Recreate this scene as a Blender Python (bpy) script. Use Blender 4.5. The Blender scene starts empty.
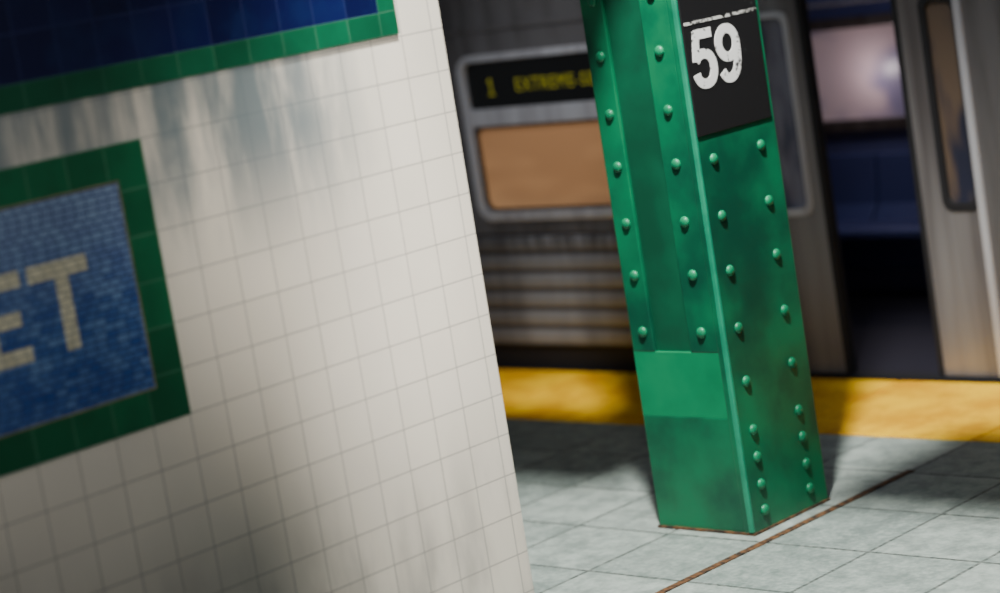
import bpy, bmesh, math, random
from math import sin, cos, pi
from mathutils import Vector, Matrix
random.seed(4)
SC = bpy.context.scene
COL = bpy.context.collection

# ------------------------------------------------------------------ materials
def srgb(r, g, b):
    def f(c):
        c /= 255.0
        return c / 12.92 if c <= .04045 else ((c + .055) / 1.055) ** 2.4
    return (f(r), f(g), f(b), 1)

class M:
    def __init__(s, name):
        s.m = bpy.data.materials.new(name); s.m.use_nodes = True
        s.t = s.m.node_tree; s.n = s.t.nodes; s.l = s.t.links
        s.b = s.n['Principled BSDF']
        s.pos = s.n.new('ShaderNodeNewGeometry').outputs['Position']
    def lk(s, a, b): s.l.new(a, b)
    def val(s, k, v):
        if hasattr(v, 'is_linked') or hasattr(v, 'links'): s.lk(v, s.b.inputs[k])
        else: s.b.inputs[k].default_value = v
        return s
    def inp(s, sock, v):
        if hasattr(v, 'links'): s.lk(v, sock)
        else: sock.default_value = v
    def math(s, op, a, b=0.0, c=None, clamp=False):
        n = s.n.new('ShaderNodeMath'); n.operation = op; n.use_clamp = clamp
        s.inp(n.inputs[0], a); s.inp(n.inputs[1], b)
        if c is not None: s.inp(n.inputs[2], c)
        return n.outputs[0]
    def mapr(s, v, a, b, c=0.0, d=1.0):
        n = s.n.new('ShaderNodeMapRange'); n.interpolation_type = 'SMOOTHSTEP'
        s.inp(n.inputs['Value'], v)
        for k, x in (('From Min', a), ('From Max', b), ('To Min', c), ('To Max', d)): n.inputs[k].default_value = x
        return n.outputs[0]
    def sep(s):
        n = s.n.new('ShaderNodeSeparateXYZ'); s.lk(s.pos, n.inputs[0]); return n.outputs
    def comb(s, x, y, z=0.0):
        n = s.n.new('ShaderNodeCombineXYZ')
        for i, v in enumerate((x, y, z)): s.inp(n.inputs[i], v)
        return n.outputs[0]
    def scaled(s, sc):
        n = s.n.new('ShaderNodeVectorMath'); n.operation = 'MULTIPLY'
        s.lk(s.pos, n.inputs[0]); n.inputs[1].default_value = sc; return n.outputs[0]
    def noise(s, scale=5, detail=4, vec=None, rough=.55):
        n = s.n.new('ShaderNodeTexNoise'); n.inputs['Scale'].default_value = scale
        n.inputs['Detail'].default_value = detail; n.inputs['Roughness'].default_value = rough
        s.lk(vec if vec is not None else s.pos, n.inputs['Vector']); return n.outputs['Fac']
    def mix(s, f, a, b, mode='MIX'):
        n = s.n.new('ShaderNodeMix'); n.data_type = 'RGBA'; n.blend_type = mode
        s.inp(n.inputs[0], f); s.inp(n.inputs[6], a); s.inp(n.inputs[7], b); return n.outputs[2]
    def bump(s, h, strength=.3, dist=.002):
        n = s.n.new('ShaderNodeBump'); n.inputs['Strength'].default_value = strength
        n.inputs['Distance'].default_value = dist; s.lk(h, n.inputs['Height'])
        s.lk(n.outputs[0], s.b.inputs['Normal'])
    def brick(s, vec, c1, c2, mort, w, h, ms, off=0.0, smooth=.1):
        n = s.n.new('ShaderNodeTexBrick'); n.offset = off; n.squash = 1.0
        n.inputs['Color1'].default_value = c1; n.inputs['Color2'].default_value = c2
        n.inputs['Mortar'].default_value = mort; n.inputs['Scale'].default_value = 1
        n.inputs['Mortar Size'].default_value = ms; n.inputs['Mortar Smooth'].default_value = smooth
        n.inputs['Bias'].default_value = 0; n.inputs['Brick Width'].default_value = w
        n.inputs['Row Height'].default_value = h
        s.lk(vec, n.inputs['Vector']); return n.outputs['Color'], n.outputs['Fac']

TILE = .081
def wall_vec(k, y0=2.431, z0=.737):
    x, y, z = k.sep()
    return k.comb(k.math('ADD', y, 60 * TILE - y0), k.math('ADD', z, 60 * TILE - z0))

def mat_wall():
    k = M('white_glazed_tile')
    c, f = k.brick(wall_vec(k), srgb(228, 220, 205), srgb(224, 216, 201), srgb(146, 142, 136), TILE, TILE, .0010)
    x, y, z = k.sep()
    st = k.noise(1, 5, k.scaled((14, 11, 2.4)), .58)
    st2 = k.noise(5, 4)
    top = k.mapr(z, .92, 1.20)
    s1 = k.math('MULTIPLY', k.mapr(st, .28, .60), k.math('MULTIPLY', top, k.mapr(y, 3.06, 2.76)))
    s1 = k.math('MULTIPLY', s1, k.mapr(st2, .08, .44), clamp=True)
    c = k.mix(k.math('MULTIPLY', s1, .92), c, srgb(100, 116, 122))
    low = k.mapr(z, .60, .28)
    s2 = k.math('MULTIPLY', k.mapr(k.noise(1, 5, k.scaled((16, 9, 2.4))), .40, .68), low)
    c = k.mix(k.math('MULTIPLY', s2, .5), c, srgb(130, 128, 124))
    c = k.mix(k.mapr(k.noise(3, 5), .35, .75, 0, .22), c, srgb(170, 165, 160))
    k.val('Base Color', c).val('Roughness', .38).val('Specular IOR Level', .35)
    k.bump(k.math('SUBTRACT', 1.0, f), .25, .001)
    return k.m

def mat_tile(name, c1, c2, mort, w, h, ms, off, y0, z0, rough=.35, blot=None, blotamt=.3, smooth=.1, bump=.3):
    k = M(name)
    x, y, z = k.sep()
    vec = k.comb(k.math('ADD', y, 100 * w - y0), k.math('ADD', z, 100 * h - z0))
    c, f = k.brick(vec, c1, c2, mort, w, h, ms, off, smooth)
    if blot: c = k.mix(k.mapr(k.noise(14, 5), .4, .7, 0, blotamt), c, blot)
    k.val('Base Color', c).val('Roughness', rough)
    k.bump(k.math('SUBTRACT', 1.0, f), bump, .001)
    return k.m

def mat_mosaic(name, ca, cb, cc, mort, amt):
    k = M(name)
    x, y, z = k.sep()
    W_, H_ = .0230, .0120
    row = k.math('FLOOR', k.math('DIVIDE', k.math('SUBTRACT', z, .798), H_))
    wn = k.n.new('ShaderNodeTexWhiteNoise'); wn.noise_dimensions = '1D'; k.lk(row, wn.inputs['W'])
    sh = k.math('MULTIPLY', wn.outputs['Value'], W_)
    yy = k.math('ADD', k.math('ADD', y, 100 * W_), sh)
    c, f = k.brick(k.comb(yy, k.math('ADD', z, 100 * H_ - .798)), ca, ca, mort, W_, H_, .0012, 0, .2)
    cell = k.math('FLOOR', k.math('DIVIDE', yy, W_))
    wn2 = k.n.new('ShaderNodeTexWhiteNoise'); wn2.noise_dimensions = '2D'; k.lk(k.comb(cell, row), wn2.inputs['Vector'])
    tile = k.mix(wn2.outputs['Value'], ca, cb)
    tile = k.mix(k.mapr(k.noise(9, 4), .4, .7, 0, .6), tile, cc)
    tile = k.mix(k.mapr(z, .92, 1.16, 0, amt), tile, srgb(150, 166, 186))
    c = k.mix(f, tile, mort)
    k.val('Base Color', c).val('Roughness', .3)
    k.bump(k.math('SUBTRACT', 1.0, f), .4, .001)
    return k.m

def mat_floor():
    k = M('platform_stone_tile')
    x, y, z = k.sep()
    T = .29
    vec = k.comb(k.math('ADD', x, 100 * T + 3.361), k.math('ADD', y, 100 * T - 4.902))
    c, f = k.brick(vec, srgb(156, 168, 160), srgb(120, 134, 128), srgb(50, 56, 52), T, T, .0052, 0, .35)
    c = k.mix(k.mapr(k.noise(70, 6), .35, .7, 0, .4), c, srgb(184, 192, 184))
    c = k.mix(k.mapr(k.noise(14, 6, None, .7), .36, .66, 0, .55), c, srgb(80, 94, 90))
    k.val('Base Color', c).val('Roughness', k.mapr(k.noise(25, 4), .3, .7, .45, .7))
    k.bump(k.math('ADD', k.math('MULTIPLY', k.noise(90, 4), .25), k.math('SUBTRACT', 1.0, f)), .4, .002)
    return k.m

def mat_yellow():
    k = M('yellow_safety_paint')
    c = k.mix(k.mapr(k.noise(6, 6, None, .65), .38, .62), srgb(244, 192, 0), srgb(214, 152, 0))
    c = k.mix(k.mapr(k.noise(40, 5, None, .7), .58, .72, 0, .5), c, srgb(130, 96, 24))
    k.val('Base Color', c).val('Roughness', .6).val('Specular IOR Level', .25)
    k.bump(k.noise(70, 4), .2, .002)
    return k.m

def mat_paint(name, c1, c2, rough=.42, sc=6, metal=0.0, bump=.15, spec=.5):
    k = M(name)
    c = k.mix(k.mapr(k.noise(sc, 6), .35, .68), c1, c2)
    k.val('Base Color', c).val('Roughness', rough).val('Metallic', metal).val('Specular IOR Level', spec)
    k.bump(k.noise(60, 4), bump, .002)
    return k.m

def mat_steel(name, c1, c2, rough=.4, metal=.85, vec=(14, 14, 1.5)):
    k = M(name)
    n = k.noise(1, 4, k.scaled(vec))
    c = k.mix(k.mapr(n, .3, .7), c1, c2)
    k.val('Base Color', c).val('Metallic', metal).val('Roughness', k.mapr(n, .3, .7, rough, rough + .12))
    return k.m

def mat_ribs():
    k = M('grimy_ribbed_steel')
    x, y, z = k.sep()
    n = k.noise(1, 3, k.scaled((4, 2, 1.0)))
    c = k.mix(k.mapr(n, .35, .65), srgb(146, 148, 154), srgb(108, 108, 114))
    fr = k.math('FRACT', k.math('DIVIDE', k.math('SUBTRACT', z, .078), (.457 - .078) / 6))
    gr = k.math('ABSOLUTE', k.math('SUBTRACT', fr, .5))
    c = k.mix(k.mapr(gr, .28, .48, 0, .9), c, srgb(46, 44, 50))  # groove shade put into the colour as dark stripes
    g = k.math('MULTIPLY', k.mapr(z, .34, .45), k.mapr(k.noise(1, 5, k.scaled((22, 2, 2.5))), .36, .60))
    c = k.mix(k.math('MULTIPLY', g, .8), c, srgb(50, 46, 48))
    k.val('Base Color', c).val('Metallic', .25).val('Roughness', .5)
    return k.m

def mat_plain(name, c, rough=.5, metal=0.0, emit=None, es=0.0):
    k = M(name)
    cc = k.mix(k.mapr(k.noise(8, 3), .3, .7, 0, .25), c, tuple(v * .75 for v in c[:3]) + (1,))
    k.val('Base Color', cc).val('Roughness', rough).val('Metallic', metal)
    if emit: k.val('Emission Color', emit).val('Emission Strength', es)
    return k.m

def mat_blotch(name, c1, c2, vec, rough=.15, emit=0.0):
    k = M(name)
    c = k.mix(k.mapr(k.noise(1, 2, k.scaled(vec)), .40, .60), c1, c2)
    k.val('Base Color', c).val('Roughness', rough)
    if emit: k.val('Emission Color', c).val('Emission Strength', emit)
    return k.m

def mat_chip(name, c, under, thr=.62, rough=.5, sc=45, bias=None):
    k = M(name)
    n = k.noise(sc, 5, None, .7)
    if bias:
        x, y, z = k.sep()
        n = k.math('ADD', n, k.mapr(y, bias[0], bias[1], 0, bias[2]))
    f = k.mapr(n, thr - .02, thr + .02)
    k.val('Base Color', k.mix(f, c, under)).val('Roughness', rough)
    return k.m

m_wall = mat_wall()
m_floor = mat_floor()
m_green = mat_paint('green_enamel_paint', srgb(8, 114, 74), srgb(1, 68, 50), .40, 4, 0, .06)
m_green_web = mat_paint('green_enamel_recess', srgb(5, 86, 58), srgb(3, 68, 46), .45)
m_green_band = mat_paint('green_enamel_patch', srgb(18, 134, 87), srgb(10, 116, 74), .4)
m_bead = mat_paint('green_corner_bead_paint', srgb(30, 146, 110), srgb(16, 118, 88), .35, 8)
m_rivet = mat_paint('green_rivet_paint', srgb(14, 128, 86), srgb(10, 112, 74), .42)
m_rust = mat_paint('rusty_brown_caulk', srgb(104, 70, 38), srgb(26, 21, 16), .85, 55, 0, .6)
m_yellow = mat_yellow()
m_black = mat_chip('black_plate_enamel', srgb(22, 22, 24), srgb(64, 68, 66), .69)
m_white = mat_chip('white_number_paint', srgb(240, 240, 238), srgb(44, 44, 46), .635, .5, 40, (4.17, 4.23, .055))
m_whitel = mat_chip('white_line_paint', srgb(205, 205, 200), srgb(24, 24, 26), .51, .5, 60)
m_band_blue = mat_tile('navy_glazed_tile', srgb(14, 20, 72), srgb(9, 13, 54), srgb(38, 44, 88), TILE, TILE, .0014, 0, 3.026, 1.355, .28, srgb(20, 36, 80), .5)
m_tile_green = mat_tile('green_glazed_tile', srgb(16, 98, 62), srgb(9, 78, 49), srgb(64, 118, 92), TILE, TILE, .0012, 0, 2.431, .737, .3, srgb(8, 66, 42), .4)
m_tile_green2 = mat_tile('green_glazed_strip_tile', srgb(16, 92, 62), srgb(9, 76, 50), srgb(58, 110, 86), TILE, .045, .0012, 0, 3.026, 1.310, .3, srgb(8, 62, 40), .4)
m_mosaic = mat_mosaic('blue_glass_mosaic', srgb(96, 130, 176), srgb(36, 76, 142), srgb(24, 60, 132), srgb(26, 44, 90), .5)
m_tan = mat_paint('tan_edge_glaze', srgb(126, 122, 100), srgb(100, 98, 82), .5, 20)
m_letter = mat_mosaic('cream_glass_mosaic', srgb(214, 208, 180), srgb(184, 178, 150), srgb(196, 190, 164), srgb(124, 128, 124), 0)
m_steel = mat_steel('brushed_train_steel', srgb(146, 142, 142), srgb(100, 94, 94), .34, .8, (9, 9, 1.2))
m_steel_door = mat_steel('brushed_door_steel', srgb(158, 154, 154), srgb(96, 90, 90), .32, .62, (9, 7, .6))
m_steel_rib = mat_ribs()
m_steel_hi = mat_steel('polished_window_trim', srgb(225, 225, 230), srgb(192, 190, 196), .3, .6)
m_rubber = mat_plain('black_rubber', srgb(20, 20, 24), .6)
m_dark = mat_plain('dark_underframe', srgb(20, 17, 20), .7)
m_disp = mat_plain('display_black_glass', srgb(12, 12, 12), .3)
m_led = mat_plain('yellow_led', srgb(140, 134, 28), .5, 0, srgb(205, 200, 30), .17)
m_shade = mat_blotch('tan_window_glow', srgb(196, 148, 104), srgb(166, 122, 84), (1.6, 1, 5), .4, .32)
m_glass = mat_blotch('grey_violet_glass', srgb(120, 120, 136), srgb(60, 64, 84), (10, 1, 3), .15)
m_glass2 = mat_blotch('tan_and_blue_tinted_glass', srgb(92, 78, 66), srgb(40, 42, 56), (9, 1, 3.2), .12)
m_int = mat_plain('interior_blue_panel', srgb(84, 90, 134), .5)
m_int_floor = mat_plain('interior_dark_floor', srgb(24, 22, 34), .6)
m_farglass = mat_blotch('interior_window_glow', srgb(178, 156, 162), srgb(118, 110, 136), (3, 1, 4), .35, .20)
m_seat = mat_plain('blue_seat_plastic', srgb(62, 70, 118), .6)
m_conc = mat_paint('dirty_track_concrete', srgb(50, 48, 46), srgb(30, 29, 28), .9, 5)
m_shadow_panel = mat_paint('grey_shadow_panel', srgb(120, 120, 118), srgb(95, 95, 93), .8, 4)

# ------------------------------------------------------------------ builders
def finish(name, bm, mat, parent=None, bevel=0, smooth=False, origin=None):
    if origin is None:
        xs = [v.co for v in bm.verts]
        mn = [min(v[i] for v in xs) for i in range(3)]; mx = [max(v[i] for v in xs) for i in range(3)]
        origin = Vector(((mn[0] + mx[0]) / 2, (mn[1] + mx[1]) / 2, mn[2]))
    origin = Vector(origin)
    bmesh.ops.translate(bm, verts=bm.verts, vec=-origin)
    bmesh.ops.recalc_face_normals(bm, faces=bm.faces)
    me = bpy.data.meshes.new(name); bm.to_mesh(me); bm.free()
    if smooth:
        for p in me.polygons: p.use_smooth = True
    me.materials.append(mat)
    o = bpy.data.objects.new(name, me); COL.objects.link(o)
    place(o, origin, parent)
    if bevel:
        b = o.modifiers.new('bevel', 'BEVEL'); b.width = bevel; b.segments = 2; b.limit_method = 'ANGLE'; b.angle_limit = .6
    return o

def place(o, origin, parent):
    if parent is not None:
        o.parent = parent
        w = Vector((0, 0, 0)); p = parent
        while p is not None: w += p.location; p = p.parent
        o.location = Vector(origin) - w
    else: o.location = origin

def boxes(name, lst, mat, parent=None, bevel=0):
    bm = bmesh.new()
    for a, b in lst:
        vs = [bm.verts.new((x, y, z)) for x in (a[0], b[0]) for y in (a[1], b[1]) for z in (a[2], b[2])]
        for f in ((0, 1, 3, 2), (4, 6, 7, 5), (0, 4, 5, 1), (2, 3, 7, 6), (0, 2, 6, 4), (1, 5, 7, 3)):
            bm.faces.new([vs[i] for i in f])
    return finish(name, bm, mat, parent, bevel)

def rrect(x0, x1, z0, z1, r, n=6):
    pts = []
    for cx, cz, a0 in ((x1 - r, z1 - r, 0), (x0 + r, z1 - r, pi / 2), (x0 + r, z0 + r, pi), (x1 - r, z0 + r, 3 * pi / 2)):
        for i in range(n + 1):
            a = a0 + i * pi / 2 / n
            pts.append((cx + r * cos(a), cz + r * sin(a)))
    return pts

def ring(name, o, i, y0, y1, mat, parent, ro=.04, ri=.03, bevel=.002):
    A = rrect(*o, ro); B = rrect(*i, ri); n = len(A)
    bm = bmesh.new()
    g = [[bm.verts.new((p[0], y, p[1])) for p in L] for y in (y0, y1) for L in (A, B)]
    for k in range(n):
        j = (k + 1) % n
        bm.faces.new((g[0][k], g[0][j], g[1][j], g[1][k])); bm.faces.new((g[2][k], g[3][k], g[3][j], g[2][j]))
        bm.faces.new((g[0][k], g[2][k], g[2][j], g[0][j])); bm.faces.new((g[1][k], g[1][j], g[3][j], g[3][k]))
    return finish(name, bm, mat, parent, bevel)

def slab(name, x0, x1, z0, z1, y0, y1, r, mat, parent):
    A = rrect(x0, x1, z0, z1, r); bm = bmesh.new()
    a = [bm.verts.new((p[0], y0, p[1])) for p in A]; b = [bm.verts.new((p[0], y1, p[1])) for p in A]
    bm.faces.new(a); bm.faces.new(list(reversed(b)))
    for k in range(len(A)):
        j = (k + 1) % len(A); bm.faces.new((a[k], b[k], b[j], a[j]))
    return finish(name, bm, mat, parent)

def text(name, s, mat, parent, u0, u1, v0, v1, depth, plane, at, bold=0.0, spacing=1.0):
    cu = bpy.data.curves.new('t', 'FONT'); cu.body = s; cu.offset = bold; cu.extrude = .05; cu.resolution_u = 6; cu.space_character = spacing
    t = bpy.data.objects.new('t', cu); COL.objects.link(t)
    bpy.context.view_layer.update()
    me = bpy.data.meshes.new_from_object(t.evaluated_get(bpy.context.evaluated_depsgraph_get()))
    bpy.data.objects.remove(t)
    bm = bmesh.new(); bm.from_mesh(me); bpy.data.meshes.remove(me)
    xs = [v.co.x for v in bm.verts]; ys = [v.co.y for v in bm.verts]
    a, b, c, d = min(xs), max(xs), min(ys), max(ys)
    for v in bm.verts:
        u = u0 + (v.co.x - a) / (b - a) * (u1 - u0); w = v0 + (v.co.y - c) / (d - c) * (v1 - v0)
        t_ = (v.co.z + .05) / .1 * depth
        v.co = (at + t_, u, w) if plane == 'x' else (u, at - t_, w)
    return finish(name, bm, mat, parent)

def catmull(P, n=8):
    out = []
    Q = [P[0]] + list(P) + [P[-1]]
    for i in range(1, len(Q) - 2):
        p0, p1, p2, p3 = [Vector(q) for q in Q[i - 1:i + 3]]
        for j in range(n):
            t = j / n
            out.append(.5 * ((2 * p1) + (p2 - p0) * t + (2 * p0 - 5 * p1 + 4 * p2 - p3) * t * t + (3 * p1 - p0 - 3 * p2 + p3) * t ** 3))
    out.append(Vector(P[-1])); return out

def digit(strokes, mat, parent, y0, z0, sy, sz, x0, x1):
    """flat painted numeral built from brush strokes: (points, width, smooth, closed)"""
    bm = bmesh.new()
    for li, (pts, w, smooth, closed) in enumerate(strokes):
        P = catmull(pts) if smooth else [Vector(p) for p in pts]
        n = len(P); L = []
        for i in range(n):
            if closed: d = P[(i + 1) % n] - P[i - 1]
            else: d = P[min(i + 1, n - 1)] - P[max(i - 1, 0)]
            d.normalize(); q = Vector((-d.y, d.x)) * w / 2
            L.append([bm.verts.new((xx, y0 + v.x * sy, z0 + v.y * sz)) for xx in (x0, x1 + li * .00005) for v in (P[i] + q, P[i] - q)])
        for i in range(n if closed else n - 1):
            a, b = L[i], L[(i + 1) % n]
            for s_, t_ in ((0, 1), (1, 3), (3, 2), (2, 0)): bm.faces.new((a[s_], b[s_], b[t_], a[t_]))
        if not closed:
            for a in (L[0], L[-1]): bm.faces.new((a[0], a[1], a[3], a[2]))
    return finish('numeral', bm, mat, parent)

def empty(name, loc, label, cat, parent=None):
    e = bpy.data.objects.new(name, None); e.empty_display_size = .1; COL.objects.link(e); place(e, Vector(loc), parent)
    if label: e['label'] = label
    if cat: e['category'] = cat
    return e

def structure(o, label):
    o['kind'] = 'structure'; o['label'] = label; o['category'] = o.name.split('_')[0].split('.')[0]

# ------------------------------------------------------------------ setting
structure(boxes('floor', [((-7.5, -1, -.35), (1.5, 4.902, 0))], m_floor), 'grey stone-tiled subway platform floor')
o = boxes('trim_1', [((-7.56 + .6 * i + .004, 4.902, -.35), (-7.56 + .6 * (i + 1) - .004, 5.459, .003)) for i in range(15)], m_yellow, bevel=.004)
structure(o, 'yellow safety strip along the platform edge'); o['category'] = 'platform edge'
o = boxes('trim_2', [((-3.372, 1.0, -.001), (-3.352, 4.63, .0025))], m_rust)
structure(o, 'thin rusty brown expansion joint in the platform floor'); o['category'] = 'floor joint'
structure(boxes('floor.001', [((-7.5, 5.459, -.5), (1.5, 8, -.35))], m_conc), 'dark concrete track bed beneath the train')
structure(boxes('wall_left', [((-3.52, -.6, 0), (-3.27, 3.191, 2.4))], m_wall, bevel=.003), 'white square-tiled station wall with grime streaks')
for i, (xa, xb) in enumerate(((-6.5, -3.20), (-2.94, 0.5))):
    B_ = boxes('trim_%d' % (3 + i), [((xa, 3.52, 2.19), (xb, 3.78, 2.21))], m_shadow_panel)  # added out of view to block the platform light, gap left for the column
    structure(B_, 'unseen grey panel added to cast the floor shadow band'); B_['category'] = 'shadow panel'

# mosaic street sign
X = -3.2698
sg = empty('mosaic_sign', (X, 1.9, .737), 'blue glass mosaic sign with cream letters and green tile border', 'sign')
Y0s, Y1s = 1.337, 2.431
boxes('tile_border', [((X, Y0s, .737), (X + .004, Y1s, .798)), ((X, Y0s, 1.1628), (X + .004, Y1s, 1.2236)),
                      ((X, Y0s, .798), (X + .004, Y0s + .061, 1.1628)), ((X, 2.370, .798), (X + .004, Y1s, 1.1628))], m_tile_green, sg)['label'] = 'glossy green square tile border'
boxes('mosaic_panel', [((X, Y0s + .064, .802), (X + .0035, 2.366, 1.159))], m_mosaic, sg)['label'] = 'shimmering blue small-tile mosaic field'
boxes('edge_line', [((X, Y0s + .061, .798), (X + .0038, 2.370, .802)), ((X, Y0s + .061, 1.159), (X + .0038, 2.370, 1.1628)),
                    ((X, Y0s + .061, .802), (X + .0038, Y0s + .064, 1.159)), ((X, 2.366, .802), (X + .0038, 2.370, 1.159))], m_tan, sg)
zb, zt = .904, 1.0570
bm_T = [((X + .003, 2.154, zt - .028), (X + .0038, 2.275, zt)), ((X + .003, 2.206, zb), (X + .0038, 2.234, zt - .028))]
bm_E = [((X + .003, 2.052, zb), (X + .0038, 2.078, zt)), ((X + .003, 2.078, zt - .027), (X + .0038, 2.138, zt)),
        ((X + .003, 2.078, .966), (X + .0038, 2.128, .992)), ((X + .003, 2.078, zb), (X + .0038, 2.138, zb + .027))]
boxes('letter', bm_T, m_letter, sg)['label'] = 'cream mosaic letter T'
boxes('letter', bm_E, m_letter, sg)['label'] = 'cream mosaic letter E'

bd = empty('tile_band', (X, 1.2, 1.310), 'navy blue glazed tile band with green lower border', 'tile band')
boxes('green_border', [((X, -.5, 1.310), (X + .004, 3.071, 1.355)), ((X, 3.026, 1.355), (X + .004, 3.071, 1.80))], m_tile_green2, bd)
boxes('blue_field', [((X, -.5, 1.355), (X + .0038, 3.026, 1.80))], m_band_blue, bd)

# ------------------------------------------------------------------ column
cx0, cx1, cy0, cy1 = -3.711, -3.419, 4.072, 4.362
H = 2.6
cl = empty('steel_column', ((cx0 + cx1) / 2, (cy0 + cy1) / 2, 0), 'green painted riveted steel platform column with a number plate', 'column')
e = .030
boxes('flange', [((cx1 - e, cy0 - .004, 0), (cx1, cy1, H))], m_green, cl, .004)
boxes('flange', [((cx0, cy1 - .012, 0), (cx1 - e, cy1, H)), ((cx0, cy0 + .02, 0), (cx0 + .012, cy1 - .012, H))], m_green, cl, .003)
boxes('corner_bead', [((cx1 - .013, cy0 - .008, .007), (cx1 + .001, cy0 + .002, H))], m_bead, cl, .003)['label'] = 'raised corner edge with its highlight painted in lighter green'  # flange edge strip, its highlight put into the lighter green
boxes('riveted_angle', [((cx0, cy0, .435), (-3.643, cy0 + .016, H))], m_green, cl, .003)
boxes('riveted_angle', [((-3.533, cy0, .435), (cx1 - e, cy0 + .016, H))], m_green, cl, .003)
boxes('web', [((-3.650, cy0 + .009, .435), (-3.525, cy0 + .03, H))], m_green_web, cl)['label'] = 'darker green recessed web'
boxes('base_plate', [((cx0, cy0, .004), (cx1 - e, cy0 + .02, .279))], m_green, cl, .002)
boxes('patch_plate', [((cx0, cy0 + .001, .279), (cx1 - e, cy0 + .02, .436))], m_green_band, cl, .001)
boxes('foot_seam', [((cx0 - .003, cy0 - .006, 0), (cx1 + .004, cy1 + .003, .006))], m_rust, cl, .001)

def rivet(axis):
    bm = bmesh.new()
    r = .0132
    rings = []
    prof = [(1.0, 0), (1.0, .0015), (.93, .0040), (.75, .0064), (.45, .0082), (0, .0088)]
    for pr, h in prof[:-1]:
        rings.append([bm.verts.new((r * pr * cos(a), r * pr * sin(a), h)) for a in [2 * pi * i / 16 for i in range(16)]])
    top = bm.verts.new((0, 0, prof[-1][1]))
    for a, b in zip(rings, rings[1:]):
        for i in range(16): bm.faces.new((a[i], a[(i + 1) % 16], b[(i + 1) % 16], b[i]))
    for i in range(16): bm.faces.new((rings[-1][i], rings[-1][(i + 1) % 16], top))
    if axis == 'x': bmesh.ops.transform(bm, matrix=Matrix.Rotation(pi / 2, 4, 'Y'), verts=bm.verts)
    else: bmesh.ops.transform(bm, matrix=Matrix.Rotation(pi / 2, 4, 'X'), verts=bm.verts)
    return bm
zr = [1.27, 1.140, 1.004, .880, .745, .620, .484]
spots = [('y', (xx, cy0 - .0002, z)) for xx in (-3.670, -3.491) for z in zr]
zr2 = [.880, .748, .620, .485, .358, .242, .177, .111, .049]
spots += [('x', (cx1 - .0002, yy, z)) for yy in (4.118, 4.295) for z in zr2]
protos = {}
for ax, p in spots:
    if ax not in protos:
        protos[ax] = finish('rivet', rivet(ax), m_rivet, cl, smooth=True, origin=(0, 0, 0)); ob = protos[ax]
    else:
        ob = protos[ax].copy(); COL.objects.link(ob)
    ob.parent = cl; ob.location = Vector(p) - cl.location

np_ = boxes('number_plate', [((cx1 - .001, cy0 + .001, .938), (cx1 + .004, 4.346, 1.50))], m_black, cl, .001)
np_['label'] = 'black enamel plate with white numerals 59'
W5 = .165
five = [([(.53, .915), (.13, .915)], W5, False, False), ([(.175, .97), (.105, .47)], .15, False, False),
        ([(.10, .485), (.18, .56), (.29, .585), (.41, .545), (.475, .45), (.49, .335), (.47, .215), (.40, .12), (.285, .085), (.17, .115), (.105, .19), (.085, .27)], W5, True, False)]
nine = [([(.29 + .205 * cos(a), .675 + .24 * sin(a)) for a in [2 * pi * i / 32 for i in range(32)]], W5, False, True),
        ([(.495, .70), (.498, .55), (.485, .38), (.44, .22), (.36, .12), (.265, .085), (.165, .115), (.10, .21)], W5, True, False)]
dz = .136
digit(five, m_white, np_, 4.086, 1.040, .155, dz, cx1 + .0038, cx1 + .0052)
digit(nine, m_white, np_, 4.176, 1.040, .155, dz, cx1 + .0038, cx1 + .0052)
boxes('white_line', [((cx1 + .0035, 4.078, 1.189), (cx1 + .0050, 4.342, 1.196))], m_whitel, np_)

# ------------------------------------------------------------------ train
TY = 5.5
tr = empty('subway_train', (-4.5, 6.0, -.35), 'stainless steel subway car with open sliding doors at the platform', 'train')
XL, XR, DL, DR = -8.2, 0.5, -4.60, -3.640
WL, WR = -5.598, -4.78
boxes('side_wall', [((XL, TY, .457), (WL + .02, TY + .05, 1.75)), ((WL + .02, TY, .457), (WR - .02, TY + .05, .523)),
                    ((WL + .02, TY, 1.04), (WR - .02, TY + .05, 1.75)), ((WR - .02, TY, .457), (DL, TY + .05, 1.75)),
                    ((DL, TY, 1.38), (DR, TY + .05, 1.75)), ((DR, TY, .03), (DR + .16, TY + .05, 1.75)), ((DR + .16, TY, .457), (XR, TY + .05, 1.75)),
                    ((XL, TY - .012, 1.135), (DL, TY, 1.150))], m_steel, tr, .002)
def ribbed(x0, x1):
    bm = bmesh.new(); prof = []
    z = .078; n = 6; st = (.457 - .078) / n
    for i in range(n):
        for q in range(8):
            prof.append((TY - .002 - .006 * abs(sin(pi * q / 8)) ** .7, z + q / 8 * st))
        z += st
    prof += [(TY + .004, .457), (TY + .05, .457), (TY + .05, .078)]
    a = [bm.verts.new((x0, p[0], p[1])) for p in prof]; b = [bm.verts.new((x1, p[0], p[1])) for p in prof]
    for i in range(len(prof)):
        j = (i + 1) % len(prof); bm.faces.new((a[i], a[j], b[j], b[i]))
    bm.faces.new(a); bm.faces.new(list(reversed(b)))
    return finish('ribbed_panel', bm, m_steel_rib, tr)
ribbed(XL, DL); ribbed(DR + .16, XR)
boxes('underframe', [((XL, TY + .012, -.20), (XR, TY + .06, .0)), ((XL, TY + .012, 0), (DL, TY + .05, .078)), ((XL, TY + .06, -.25), (XR, 6.9, -.01))], m_dark, tr)
boxes('door_threshold', [((DL, TY + .004, -.012), (DR, TY + .06, .002))], m_rubber, tr, .002)
boxes('bogie', [((-6.8, 5.8, -.35), (-6.4, 6.7, -.25))], m_dark, tr)
boxes('bogie', [((-2.2, 5.8, -.35), (-1.8, 6.7, -.25))], m_dark, tr)
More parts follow.
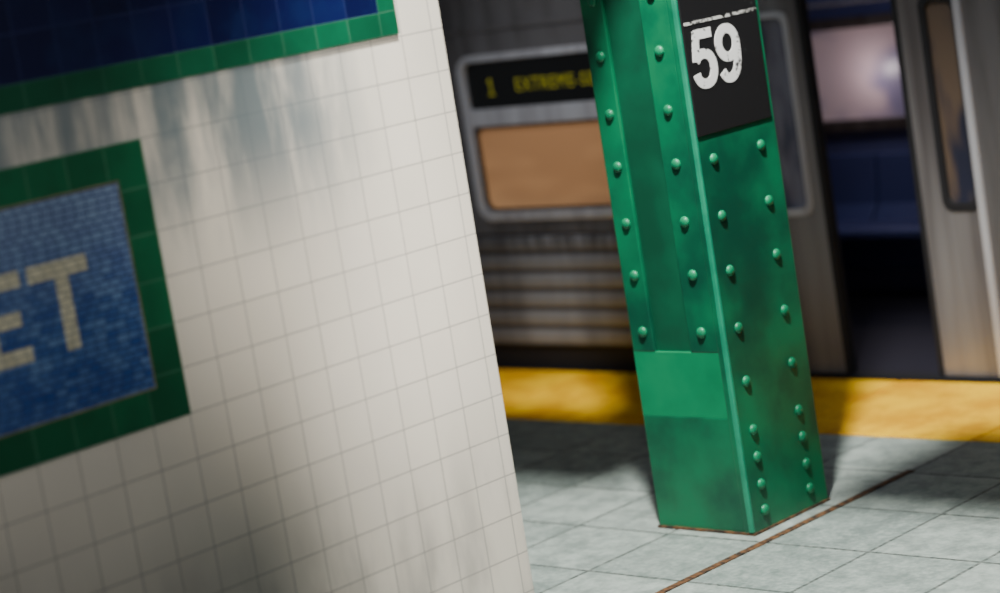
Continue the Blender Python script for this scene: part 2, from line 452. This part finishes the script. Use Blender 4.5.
wu = ring('window_frame', (WL, WR, .503, 1.060), (WL + .032, WR - .032, .536, 1.036), TY - .014, TY + .03, m_steel_hi, tr, .06, .035, .004)
boxes('crossbar', [((WL + .03, TY - .011, .822), (WR - .03, TY + .03, .880))], m_steel_hi, wu, .003)
slab('window_pane', WL + .03, WR - .03, .535, .825, TY + .012, TY + .03, .03, m_shade, wu)['label'] = 'warm tan lit window pane'
dp = slab('display_screen', WL + .03, WR - .03, .877, 1.040, TY + .002, TY + .03, .03, m_disp, wu)
dp['label'] = 'black destination display with yellow lettering'
text('lettering', 'EXTREME-SETS', m_led, dp, -5.345, -4.935, .930, .972, .001, 'y', TY + .0025, .0, 1.2)
boxes('lettering', [((-5.464, TY + .0015, .922), (-5.457, TY + .003, .978)), ((-5.474, TY + .0015, .922), (-5.448, TY + .003, .928)),
                    ((-5.472, TY + .0015, .964), (-5.464, TY + .003, .972))], m_led, dp)
ring('rubber_gasket', (WL + .030, WR - .030, .534, .824), (WL + .038, WR - .038, .544, .815), TY - .004, TY + .02, m_rubber, wu, .035, .03, .001)

def door(x0, x1, wx0, wx1, glass, edge):
    y0, y1 = TY + .018, TY + .046
    d = boxes('sliding_door', [((x0, y0, .004), (wx0, y1, 1.37)), ((wx1, y0, .004), (x1, y1, 1.37)),
                               ((wx0, y0, .004), (wx1, y1, .49)), ((wx0, y0, 1.09), (wx1, y1, 1.37))], m_steel_door, tr, .002)
    ring('window_gasket', (wx0 - .006, wx1 + .006, .484, 1.096), (wx0 + .014, wx1 - .014, .506, 1.076), y0 - .005, y1, m_rubber if glass is m_glass2 else m_steel_hi, d, .035, .025, .001)
    slab('door_glass', wx0, wx1, .49, 1.09, y0 + .008, y0 + .016, .02, glass, d)
    ex = x1 if edge > 0 else x0
    boxes('edge_seal', [((ex - .006, y0 - .004, .004), (ex + .012, y1 + .002, 1.37))] if edge > 0 else [((ex - .012, y0 - .004, .004), (ex + .006, y1 + .002, 1.37))], m_rubber, d, .002)
    return d
door(-4.72, -4.185, -4.60, -4.235, m_glass, 1)
door(-3.850, -3.44, -3.768, -3.652, m_glass2, -1)
boxes('door_jamb', [((DR - .006, TY - .010, .01), (DR + .016, TY + .012, 1.38))], m_steel_hi, tr, .002)
boxes('door_jamb', [((DL - .012, TY - .010, .01), (DL + .006, TY + .012, 1.38))], m_steel_hi, tr, .002)
boxes('interior_floor', [((XL, TY + .06, -.01), (XR, 6.9, .002))], m_int_floor, tr)
boxes('interior_wall', [((XL, 6.62, .002), (XR, 6.66, .60)), ((XL, 6.62, .95), (XR, 6.66, 1.75)),
                        ((XL, 6.62, .60), (-5.15, 6.66, .95)), ((-4.50, 6.62, .60), (XR, 6.66, .95))], m_int, tr)
boxes('car_roof', [((XL, TY, 1.75), (XR, 6.9, 1.80))], m_steel, tr)
ring('interior_window_frame', (-5.17, -4.48, .575, .97), (-5.13, -4.52, .615, .93), 6.60, 6.63, m_steel, tr, .05, .04, .002)
slab('interior_window_pane', -5.14, -4.51, .605, .94, 6.625, 6.635, .03, m_farglass, tr)
pr = [(6.60, .50), (6.60, .10), (6.56, .10), (6.54, .24), (6.28, .26), (6.27, .285), (6.30, .295), (6.50, .28), (6.545, .33), (6.57, .50)]
for s0, s1 in ((-6.0, -4.75), (-4.74, -3.2)):
    bm = bmesh.new()
    a = [bm.verts.new((s0, p[0], p[1])) for p in pr]; b = [bm.verts.new((s1, p[0], p[1])) for p in pr]
    for i in range(len(pr)):
        j = (i + 1) % len(pr); bm.faces.new((a[i], a[j], b[j], b[i]))
    bm.faces.new(a); bm.faces.new(list(reversed(b)))
    finish('bench_seat', bm, m_seat, tr, .006)
boxes('grab_rail', [((-6.0, 6.50, 1.02), (-3.2, 6.515, 1.035))], m_steel_hi, tr, .003)

# ------------------------------------------------------------------ camera
a_, b_, c_ = -.792, .159, .161
f_ = Vector((sin(a_) * cos(b_), cos(a_) * cos(b_), -sin(b_))); r_ = Vector((cos(a_), -sin(a_), 0)); d_ = f_.cross(r_)
r2 = cos(c_) * r_ + sin(c_) * d_; d2 = -sin(c_) * r_ + cos(c_) * d_
cam = bpy.data.cameras.new('camera'); co = bpy.data.objects.new('camera', cam); COL.objects.link(co)
co.matrix_world = Matrix(((r2.x, -d2.x, -f_.x, 0), (r2.y, -d2.y, -f_.y, 0), (r2.z, -d2.z, -f_.z, 1.5), (0, 0, 0, 1)))
cam.sensor_width = 36; cam.lens = 36 * 2.354
cam.dof.use_dof = True; cam.dof.focus_distance = 5.0; cam.dof.aperture_fstop = 1.7
SC.camera = co

# ------------------------------------------------------------------ lights
def light(kind, name, loc, target, energy, color=(1, 1, 1), **kw):
    l = bpy.data.lights.new(name, kind); l.energy = energy; l.color = color
    for k, v in kw.items(): setattr(l, k, v)
    ob = bpy.data.objects.new(name, l); COL.objects.link(ob); ob.location = loc
    ob.rotation_euler = (Vector(target) - Vector(loc)).to_track_quat('-Z', 'Y').to_euler()
    return ob
w = bpy.data.worlds.new('world'); SC.world = w; w.use_nodes = True
w.node_tree.nodes['Background'].inputs[0].default_value = (.62, .66, .72, 1)
w.node_tree.nodes['Background'].inputs[1].default_value = .165
light('SPOT', 'platform_lamp', (-2.6, 3.0, 3.6), (-3.75, 4.2, 0), 1450, (1, .99, .95), spot_size=.92, spot_blend=.6, shadow_soft_size=.08)
light('SPOT', 'wall_spot', (-.6, 2.2, 2.8), (-3.27, 2.84, 1.04), 500, (1, .95, .87), spot_size=.32, spot_blend=1.0, shadow_soft_size=.15)  # unseen spot added for the bright pool on the wall
light('SPOT', 'wall_spot.001', (-1.0, 3.4, 2.4), (-3.27, 3.08, .55), 190, (1, .96, .9), spot_size=.34, spot_blend=1.0, shadow_soft_size=.1)  # second unseen spot, added to brighten the wall's lower right
light('SPOT', 'sign_fill', (-.8, 1.4, 2.4), (-3.27, 2.12, 1.06), 100, (1, .97, .92), spot_size=.42, spot_blend=1.0, shadow_soft_size=.2)  # unseen fill added to lift the sign side of the wall
light('SPOT', 'column_fill', (-2.0, 2.3, 2.8), (-3.55, 4.1, .95), 60, (1, .98, .95), spot_size=.34, spot_blend=1.0, shadow_soft_size=.2)  # fill light added to brighten the column, no fixture there
light('SPOT', 'train_side_fill', (-3.0, 3.2, 2.8), (-4.9, 5.5, .75), 380, (.94, .96, 1), spot_size=.46, spot_blend=.8, shadow_soft_size=.12)  # unseen spot added to brighten the train and its steel highlights
light('SPOT', 'train_side_fill.001', (-2.6, 3.6, 2.8), (-3.75, 5.5, .8), 95, (.97, .98, 1), spot_size=.46, spot_blend=.8, shadow_soft_size=.12)  # second added spot, brightens the door side of the train
light('POINT', 'train_lamp', (-4.74, 6.52, .77), (0, 0, 0), .65, (1, .88, .86), shadow_soft_size=.02)  # small light added to make the bright spot on the far pane
light('POINT', 'train_ceiling_lamp', (-4.2, 6.1, 1.6), (0, 0, 0), 6, (.68, .73, 1), shadow_soft_size=.1)
